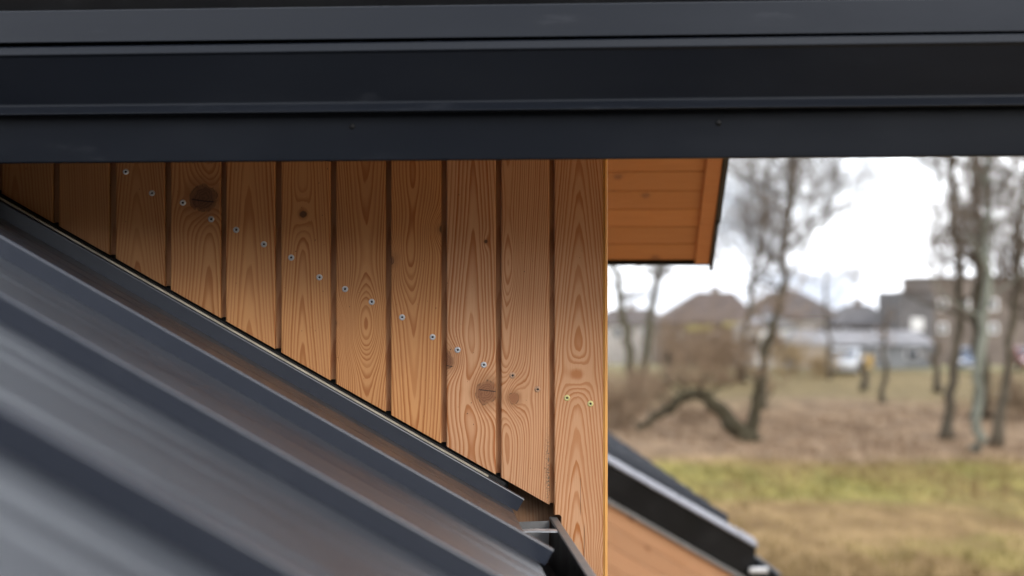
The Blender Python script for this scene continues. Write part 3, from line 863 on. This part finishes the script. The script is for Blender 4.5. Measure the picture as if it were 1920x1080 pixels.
# right-hand group
def rt(pix, rad, seed, label, lf=0.35, limbs=15, ll=2.3, bark=None, depth=3):
    Y = GP(*pix[0]).y
    a = axis(pix, Y); a[0].z = 0
    return tree([(a, rad)], seed, label, lf, limbs, ll, depth, bark or M_BARK, kids=(4, 6))
rt([(1775, 826), (1782, 740), (1794, 640), (1798, 540), (1794, 430), (1782, 330), (1770, 220), (1760, 80)], [.21, .17, .15, .14, .13, .11, .08, .04], 21, 'leftmost trunk of the bare tree group at the right edge')
rt([(1828, 846), (1832, 760), (1840, 650), (1846, 540), (1850, 430), (1846, 320), (1850, 200), (1856, 80)], [.17, .14, .14, .14, .12, .10, .08, .04], 22, 'pale grey-green trunk nearest the camera in the right-hand tree group', bark=plain('pale_bark', (0.16, 0.165, 0.135), 0.9, 0, 0.4, 5.0, spec=0.2))
rt([(1866, 838), (1884, 740), (1896, 640), (1904, 540), (1914, 430), (1926, 320), (1936, 200), (1946, 80)], [.19, .16, .14, .13, .12, .10, .08, .04], 23, 'bare tree leaning right at the right edge of the picture')
rt([(1839, 784), (1840, 700), (1838, 600), (1836, 500), (1832, 400), (1826, 300), (1820, 180), (1815, 60)], [.34, .30, .27, .22, .18, .14, .10, .05], 24, 'stout dark tree standing behind the pale trunk', 0.3, 18, 3.2, plain('dark_bark', (0.06, 0.052, 0.035), 0.95, 0, 0.4, 5.0, spec=0.2))
rt([(1980, 800), (1972, 700), (1960, 560), (1945, 430), (1930, 300), (1920, 150)], [.3, .25, .2, .17, .12, .06], 25, 'bare tree just past the right edge with branches reaching in', 0.3, 16, 3.0)
# thin stems and stumps in the meadow
def stump(pix, rad, seed, label, ll=0.7):
    Y = GP(*pix[0]).y
    a = axis(pix, Y); a[0].z = 0
    return tree([(a, rad)], seed, label, 0.5, 5, ll, 2, M_BARK, M_TWIGB, 'tree_stem', group='thin stems on the meadow')
stump([(1622, 730), (1623, 705), (1621, 680)], [.20, .18, .14], 31, 'short dark stump in front of the parked silver car', 0.5)
stump([(1656, 760), (1658, 700), (1654, 640), (1660, 590)], [.14, .11, .08, .04], 32, 'slim brown sapling in the middle of the meadow', 1.2)
stump([(1757, 734), (1758, 690), (1756, 640)], [.20, .17, .12], 33, 'dark broken stem left of the right-hand tree group', 0.8)
stump([(1252, 724), (1254, 690), (1252, 660)], [.20, .17, .12], 34, 'dark stem between the twin tree and the arching tree', 0.8)

# shrubs
def shrub(px, py, h, wdt, seed, label, mat, n=70, group='bare shrubs'):
    rnd = random.Random(seed); b = GP(px, py)
    e = empty('bare_shrub', b); tag(e, label, 'shrub', group)
    stems, twigs = [], []
    for k in range(n):
        a = rnd.uniform(0, 6.283); r = wdt * 0.18 * math.sqrt(rnd.random())
        d = Vector((math.cos(a) * 0.55, math.sin(a) * 0.55, 1.0))
        out = []
        grow(rnd, out, Vector((math.cos(a) * r, math.sin(a) * r, -0.02)), d, h * rnd.uniform(0.45, 0.8), 0.018, 2, up=0.1, kids=(3, 5))
        for pp, rr, dp in out: (stems if dp == 2 else twigs).append(tube(pp, rr, 3, cap=False))
    V, Fc = join_fast(stems); mobj('stems', V, Fc, mat, e)
    V, Fc = join_fast(twigs); mobj('twigs', V, Fc, mat, e)
shrub(1300, 722, 3.8, 5.0, 41, 'large brown shrub behind the arching stem', M_TWIGB, 80)
shrub(1370, 716, 3.4, 4.5, 42, 'brown shrub right behind the arching tree, under the hipped roofs', M_TWIGB, 70)
shrub(1215, 752, 1.6, 3.0, 43, 'low tangled brown shrub at the foot of the twin-stemmed tree', M_TWIGB, 40)
shrub(1300, 792, 0.7, 3.0, 44, 'low brown scrub under the arching stem', M_TWIGB, 30)
shrub(1480, 702, 2.4, 3.5, 45, 'straw-coloured shrub in front of the white house walls', M_TWIGT, 50)
shrub(1160, 800, 2.0, 3.0, 46, 'dense brown shrub next to the wall corner', M_TWIGB, 60)
shrub(1540, 708, 1.6, 3.2, 47, 'low straw-coloured shrub left of the parked silver car', M_TWIGT, 40)
shrub(1900, 790, 1.8, 3.5, 48, 'brown shrub among the right-hand trunks', M_TWIGB, 40)

# belt of spruces added beside and behind the camera (out of the picture, it closes the low sky on that side)
rnd = random.Random(91); V, Fc = [], []
for k in range(44):
    az = R(88 + 100 * (k + rnd.random() * 0.8) / 44); rad = rnd.uniform(15.5, 21.0)
    b = Vector((math.sin(az) * rad, math.cos(az) * rad, -0.1)); H = rnd.uniform(7.8, 10.2); W = H * rnd.uniform(0.17, 0.22)
    v, f = tube([b, b + Vector((0, 0, H))], [0.16, 0.02], 6); i0 = len(V); V += v; Fc += [tuple(i + i0 for i in q) for q in f]
    for t in range(11):
        z0 = H * (0.06 + 0.085 * t); r0 = W * (1 - 0.085 * t) * rnd.uniform(0.9, 1.1); n = 13
        tip = b + Vector((0, 0, z0 + H * 0.15)); i0 = len(V); V.append(tip)
        for q in range(n * 2):
            a = math.pi * q / n + t; rr = r0 * (rnd.uniform(0.85, 1.1) if q % 2 else rnd.uniform(0.5, 0.65))
            V.append(b + Vector((math.cos(a) * rr, math.sin(a) * rr, z0 + (0 if q % 2 else 0.25) + rnd.gauss(0, 0.08))))
        Fc += [(i0, i0 + 1 + q, i0 + 1 + (q + 1) % (n * 2)) for q in range(n * 2)]
o = mobj('added_spruces', V, Fc, plain('spruce_needles', (0.040, 0.055, 0.028), 0.9, 0, 0.4, 2.0, spec=0.2))
tag(o, 'unseen belt of dark spruces added right of and behind the camera to block low sky', 'wood', kind='stuff')

# dry grass tufts
rnd = random.Random(77); V, Fc = [], []
for k in range(9000):
    Y = 23 + 40 * rnd.random() ** 1.3; u = rnd.uniform(-0.1, 0.5)
    b = Vector((u * Y, Y, -0.02)); h = rnd.uniform(0.08, 0.32)
    for j in range(3):
        a = rnd.uniform(0, 3.14); w = Vector((math.cos(a), math.sin(a), 0)) * rnd.uniform(0.012, 0.03)
        o = b + Vector((rnd.gauss(0, 0.07), rnd.gauss(0, 0.07), 0)); tp = o + Vector((rnd.gauss(0, 0.1), rnd.gauss(0, 0.1), h))
        i = len(V); V += [o - w, o + w, tp]; Fc.append((i, i + 1, i + 2))
def tmat():
    m, nt, b = new_mat('dry_grass'); v, X, Y, Z = coords(nt)
    a = noise(nt, vec(nt, X * 0.25, Y * 0.16, 5.0), 1.0, 4.0, 0.6)
    c = mixc(nt, a.step(0.45, 0.62), (0.20, 0.14, 0.066), (0.165, 0.14, 0.045))
    c = mixc(nt, Y.step(39.0, 43.0), c, (0.19, 0.125, 0.08))
    nt.links.new(c, b.inputs['Base Color']); b.inputs['Roughness'].default_value = 0.9; b.inputs['Specular IOR Level'].default_value = 0.1
    return m
o = mobj('dry_grass', V, Fc, tmat()); tag(o, 'tufts of dry grass scattered over the meadow', 'grass', kind='stuff')

# ------------------------------------------------------------------ far houses
M_TILE = plain('brown_tiles', (0.090, 0.066, 0.055), 0.85, 0, 0.3, 1.5)
M_TILED = plain('grey_brown_tiles', (0.092, 0.074, 0.066), 0.85, 0, 0.3, 1.5)
M_TILEG = plain('grey_roofing', (0.20, 0.195, 0.20), 0.8, 0, 0.25, 1.0)
M_REND = plain('pale_render', (0.34, 0.31, 0.285), 0.9, 0, 0.15, 1.0)
M_RENDG = plain('blue_grey_render', (0.165, 0.17, 0.175), 0.9, 0, 0.2, 0.7)
M_RENDB = plain('brown_render', (0.15, 0.12, 0.10), 0.9, 0, 0.2, 0.7)
M_DARK = plain('dark_cladding', (0.11, 0.102, 0.102), 0.85, 0, 0.25, 1.0)  # lightened, as yellow and white are muted, to paint in distance haze
M_YEL = plain('yellow_paint', (0.30, 0.26, 0.08), 0.7, 0, 0.2, 1.0)
M_WHITE = plain('white_paint', (0.58, 0.57, 0.56), 0.6, 0, 0.08, 1.0)
M_OCHRE = plain('ochre_boards', (0.40, 0.27, 0.10), 0.8, 0, 0.2, 1.0)
M_GLASS = plain('window_glass', (0.03, 0.035, 0.045), 0.08, 0, 0.2, 1.0, spec=0.8)

def hip_house(pxa, pxb, ridge_a, ridge_b, y_ridge, y_eave, Y, label, roof_m, wall_m, windows, depth=7.0, yellow=None, name='far_house'):
    """eave corners and ridge ends read in the photograph at distance Y"""
    k = Y / F
    xa, xb = (pxa - 960) * k, (pxb - 960) * k
    ra, rb = (ridge_a - 960) * k, (ridge_b - 960) * k
    zr, ze = CAM_Z + (540 - y_ridge) * k, CAM_Z + (540 - y_eave) * k
    e = empty(name, ((xa + xb) / 2, Y, 0)); tag(e, label, 'house', 'houses beyond the meadow')
    ox = (xa + xb) / 2
    xa -= ox; xb -= ox; ra -= ox; rb -= ox
    V = [(xa, 0, ze), (xb, 0, ze), (xb, depth, ze), (xa, depth, ze), (ra, depth / 2, zr), (rb, depth / 2, zr)]
    Fc = [(0, 1, 5, 4), (1, 2, 5), (2, 3, 4, 5), (3, 0, 4), (0, 3, 2, 1)]
    rf = mobj('roof', V, Fc, roof_m, e)
    box('chimney', (ra + rb) / 2 - 0.3, (ra + rb) / 2 + 0.3, depth / 2 - 0.3, depth / 2 + 0.3, zr - 0.3, zr + 0.5, M_RENDB, rf)
    box('wall', xa + 0.4, xb - 0.4, 0.4, depth - 0.4, -2.5, ze - 0.003, wall_m, e)
    if yellow: 
        for (p0, p1, y0, y1) in yellow: box('eave_panel', (p0 - 960) * k - ox, (p1 - 960) * k - ox, -0.05, 0.06, CAM_Z + (540 - y1) * k, CAM_Z + (540 - y0) * k, M_YEL, e)
    for (p0, p1, y0, y1) in windows:
        X0w, X1w = (p0 - 960) * k - ox, (p1 - 960) * k - ox
        Z0w, Z1w = max(0.3, CAM_Z + (540 - y1) * k), CAM_Z + (540 - y0) * k
        w = box('window', X0w, X1w, 0.33, 0.42, Z0w, Z1w, M_WHITE, e)
        box('pane', X0w + 0.1, X1w - 0.1, 0.30, 0.326, Z0w + 0.1, Z1w - 0.1, M_GLASS, w)
hip_house(1232, 1432, 1318, 1388, 548, 606, 112, 'bungalow with brown hipped roof behind the arching tree', M_TILE, M_RENDB, [(1275, 1290, 625, 645), (1330, 1350, 625, 645), (1385, 1400, 625, 645)], yellow=[(1286, 1336, 610, 620), (1356, 1396, 604, 613)])
hip_house(1400, 1592, 1462, 1512, 545, 596, 118, 'house with dark brown hipped roof behind the wide-crowned tree', M_TILED, M_REND, [(1430, 1446, 606, 626), (1470, 1486, 606, 626), (1530, 1548, 606, 626)])
hip_house(1120, 1262, 1150, 1230, 580, 606, 125, 'low far bungalow with grey-brown roof seen between the twin stems', M_TILED, M_REND, [(1150, 1166, 614, 634), (1205, 1222, 614, 634)])
hip_house(1560, 1690, 1605, 1650, 572, 610, 116, 'house with flat grey hipped roof behind the long low shed', M_DARK, M_RENDB, [(1580, 1596, 615, 632), (1640, 1656, 615, 632)])

# tall dark house behind the right-hand trees
Yd = 108.0; k = Yd / F
td = empty('far_house', ((1790 - 960) * k, Yd, 0)); tag(td, 'tall dark flat-roofed house with a stepped top behind the right-hand trees', 'house', 'houses beyond the meadow')
def tb(nm, p0, p1, y0, y1, d0, d1, m, par=td): return box(nm, (p0 - 1790) * k, (p1 - 1790) * k, d0, d1, max(-1.5, CAM_Z + (540 - y1) * k), CAM_Z + (540 - y0) * k, m, par)
tb('lower_block', 1690, 1752, 548, 700, 0, 7, M_DARK)
tb('tall_block', 1753, 1960, 522, 700, 1.0, 9, M_RENDB)
tb('roof_slab', 1688, 1752.5, 545, 548, -0.2, 0.98, M_TILED); tb('roof_slab', 1751, 1962, 518, 522, 0.985, 9.2, M_TILED)
for (p0, p1, y0, y1) in [(1708, 1732, 596, 620), (1766, 1784, 560, 582), (1812, 1826, 560, 582), (1862, 1880, 560, 582), (1766, 1784, 606, 626), (1862, 1880, 606, 626)]:
    dd = -0.06 if p0 < 1750 else 0.94
    w = tb('window', p0, p1, y0, y1, dd, dd + 0.055, M_WHITE)
    tb('pane', p0 + 4, p1 - 4, y0 + 4, y1 - 4, dd - 0.03, dd - 0.002, M_WHITE if p0 < 1750 else M_GLASS, w)

# long low shed row
Ysd = 88.0; k = Ysd / F
sh = empty('long_shed', ((1620 - 960) * k, Ysd, 0)); tag(sh, 'long low shed with pale grey roof and grey walls behind the parked cars', 'shed')
def sb(nm, p0, p1, y0, y1, d0, d1, m, par=sh): return box(nm, (p0 - 1620) * k, (p1 - 1620) * k, d0, d1, max(0, CAM_Z + (540 - y1) * k), CAM_Z + (540 - y0) * k, m, par)
sb('wall', 1496, 1748, 646, 700, 0.3, 5, M_RENDG)
za, zb_ = CAM_Z + (540 - 647) * k + 0.004, CAM_Z + (540 - 622) * k
V = [((1488 - 1620) * k, 0, za), ((1756 - 1620) * k, 0, za), ((1756 - 1620) * k, 5.3, za), ((1488 - 1620) * k, 5.3, za), ((1500 - 1620) * k, 2.6, zb_), ((1744 - 1620) * k, 2.6, zb_)]
mobj('roof', V, [(0, 1, 5, 4), (1, 2, 5), (2, 3, 4, 5), (3, 0, 4), (0, 3, 2, 1)], M_TILEG, sh)
sb('white_panel', 1498, 1546, 648, 695, 0.22, 0.298, M_REND); sb('ochre_panel', 1566, 1640, 666, 692, 0.22, 0.298, M_OCHRE)
for p0, p1 in ((1550, 1562), (1648, 1662), (1700, 1726)):
    w = sb('window', p0, p1, 656, 674, 0.2, 0.297, M_WHITE); sb('pane', p0 + 2, p1 - 2, 658, 672, 0.17, 0.198, M_GLASS, w)
# small white house left, light walls behind
Yw = 100.0; k = Yw / F
wh = empty('far_house', ((1450 - 960) * k, Yw, 0)); tag(wh, 'white gabled house below the dark hipped roof', 'house', 'houses beyond the meadow')
box('wall', -2.0, 2.2, 0.2, 5, -1.0, 2.1, M_WHITE, wh)
v, f = prism([(-2.3, 0, 2.103), (2.5, 0, 2.103), (0.1, 0, 3.0)], (0, 5.2, 0)); mobj('roof', v, f, M_TILEG, wh)
for x in (-1.4, 0.4, 1.4):
    w = box('window', x - 0.3, x + 0.3, 0.1, 0.197, 0.7, 1.6, M_TILEG, wh); box('pane', x - 0.24, x + 0.24, 0.07, 0.098, 0.76, 1.54, M_GLASS, w)

# ------------------------------------------------------------------ cars
def paint(name, col): return plain(name, col, 0.25, 0.2, 0.05, 2.0)
M_TYRE = plain('tyre_rubber', (0.02, 0.02, 0.02), 0.9); M_RIM = plain('wheel_rim', (0.5, 0.5, 0.52), 0.3, 0.9); M_LAMP = plain('lamp_lens', (0.85, 0.86, 0.88), 0.1, 0, 0.05)
def car(px, py, rz, label, pm):
    b = GP(px, py)
    e = empty('parked_car', b, rz); tag(e, label, 'car', 'cars parked beyond the meadow')
    side = [(-2.1, .35), (-2.15, .75), (-1.95, .95), (-1.15, 1.02), (-.55, 1.42), (.95, 1.45), (1.75, 1.02), (2.1, .92), (2.15, .45), (2.05, .30), (-2.0, .30)]
    v, f = prism([(x, -.84, z) for x, z in side], (0, 1.68, 0)); mobj('body', v, f, pm, e, bevel=0.05)
    v, f = prism([(-1.135, -.70, 1.045), (-.62, -.70, 1.385), (-.645, -.70, 1.395), (-1.17, -.70, 1.05)], (0, 1.40, 0)); mobj('windscreen', v, f, M_GLASS, e)
    for s in (-1, 1):
        v, f = prism([(-.85, s * .842, 1.06), (-.45, s * .842, 1.36), (.85, s * .842, 1.38), (1.35, s * .842, 1.06)], (0, s * .012, 0)); mobj('side_window', v, f, M_GLASS, e)
        box('headlight', -2.17, -2.05, s * .62 - .18, s * .62 + .18, .66, .80, M_LAMP, e, bevel=0.02)
        for x in (-1.35, 1.35):
            v, f = tube([(x, s * .70, .32), (x, s * .88, .32)], [.32, .32], 18); w = mobj('wheel', v, f, M_TYRE, e)
            v, f = tube([(x, s * .84, .32), (x, s * .892, .32)], [.2, .2], 14); mobj('rim', v, f, M_RIM, w)
    box('number_plate', -2.172, -2.15, -.26, .26, .45, .56, M_WHITE, e)
car(1584, 702, R(70), 'silver car parked in front of the long low shed', paint('silver_paint', (0.55, 0.57, 0.60)))
car(1816, 697, R(78), 'blue-grey car half hidden between the right-hand trunks', paint('blue_paint', (0.13, 0.16, 0.22)))
car(1925, 694, R(84), 'dark red car at the right edge behind the trees', paint('red_paint', (0.16, 0.035, 0.03)))
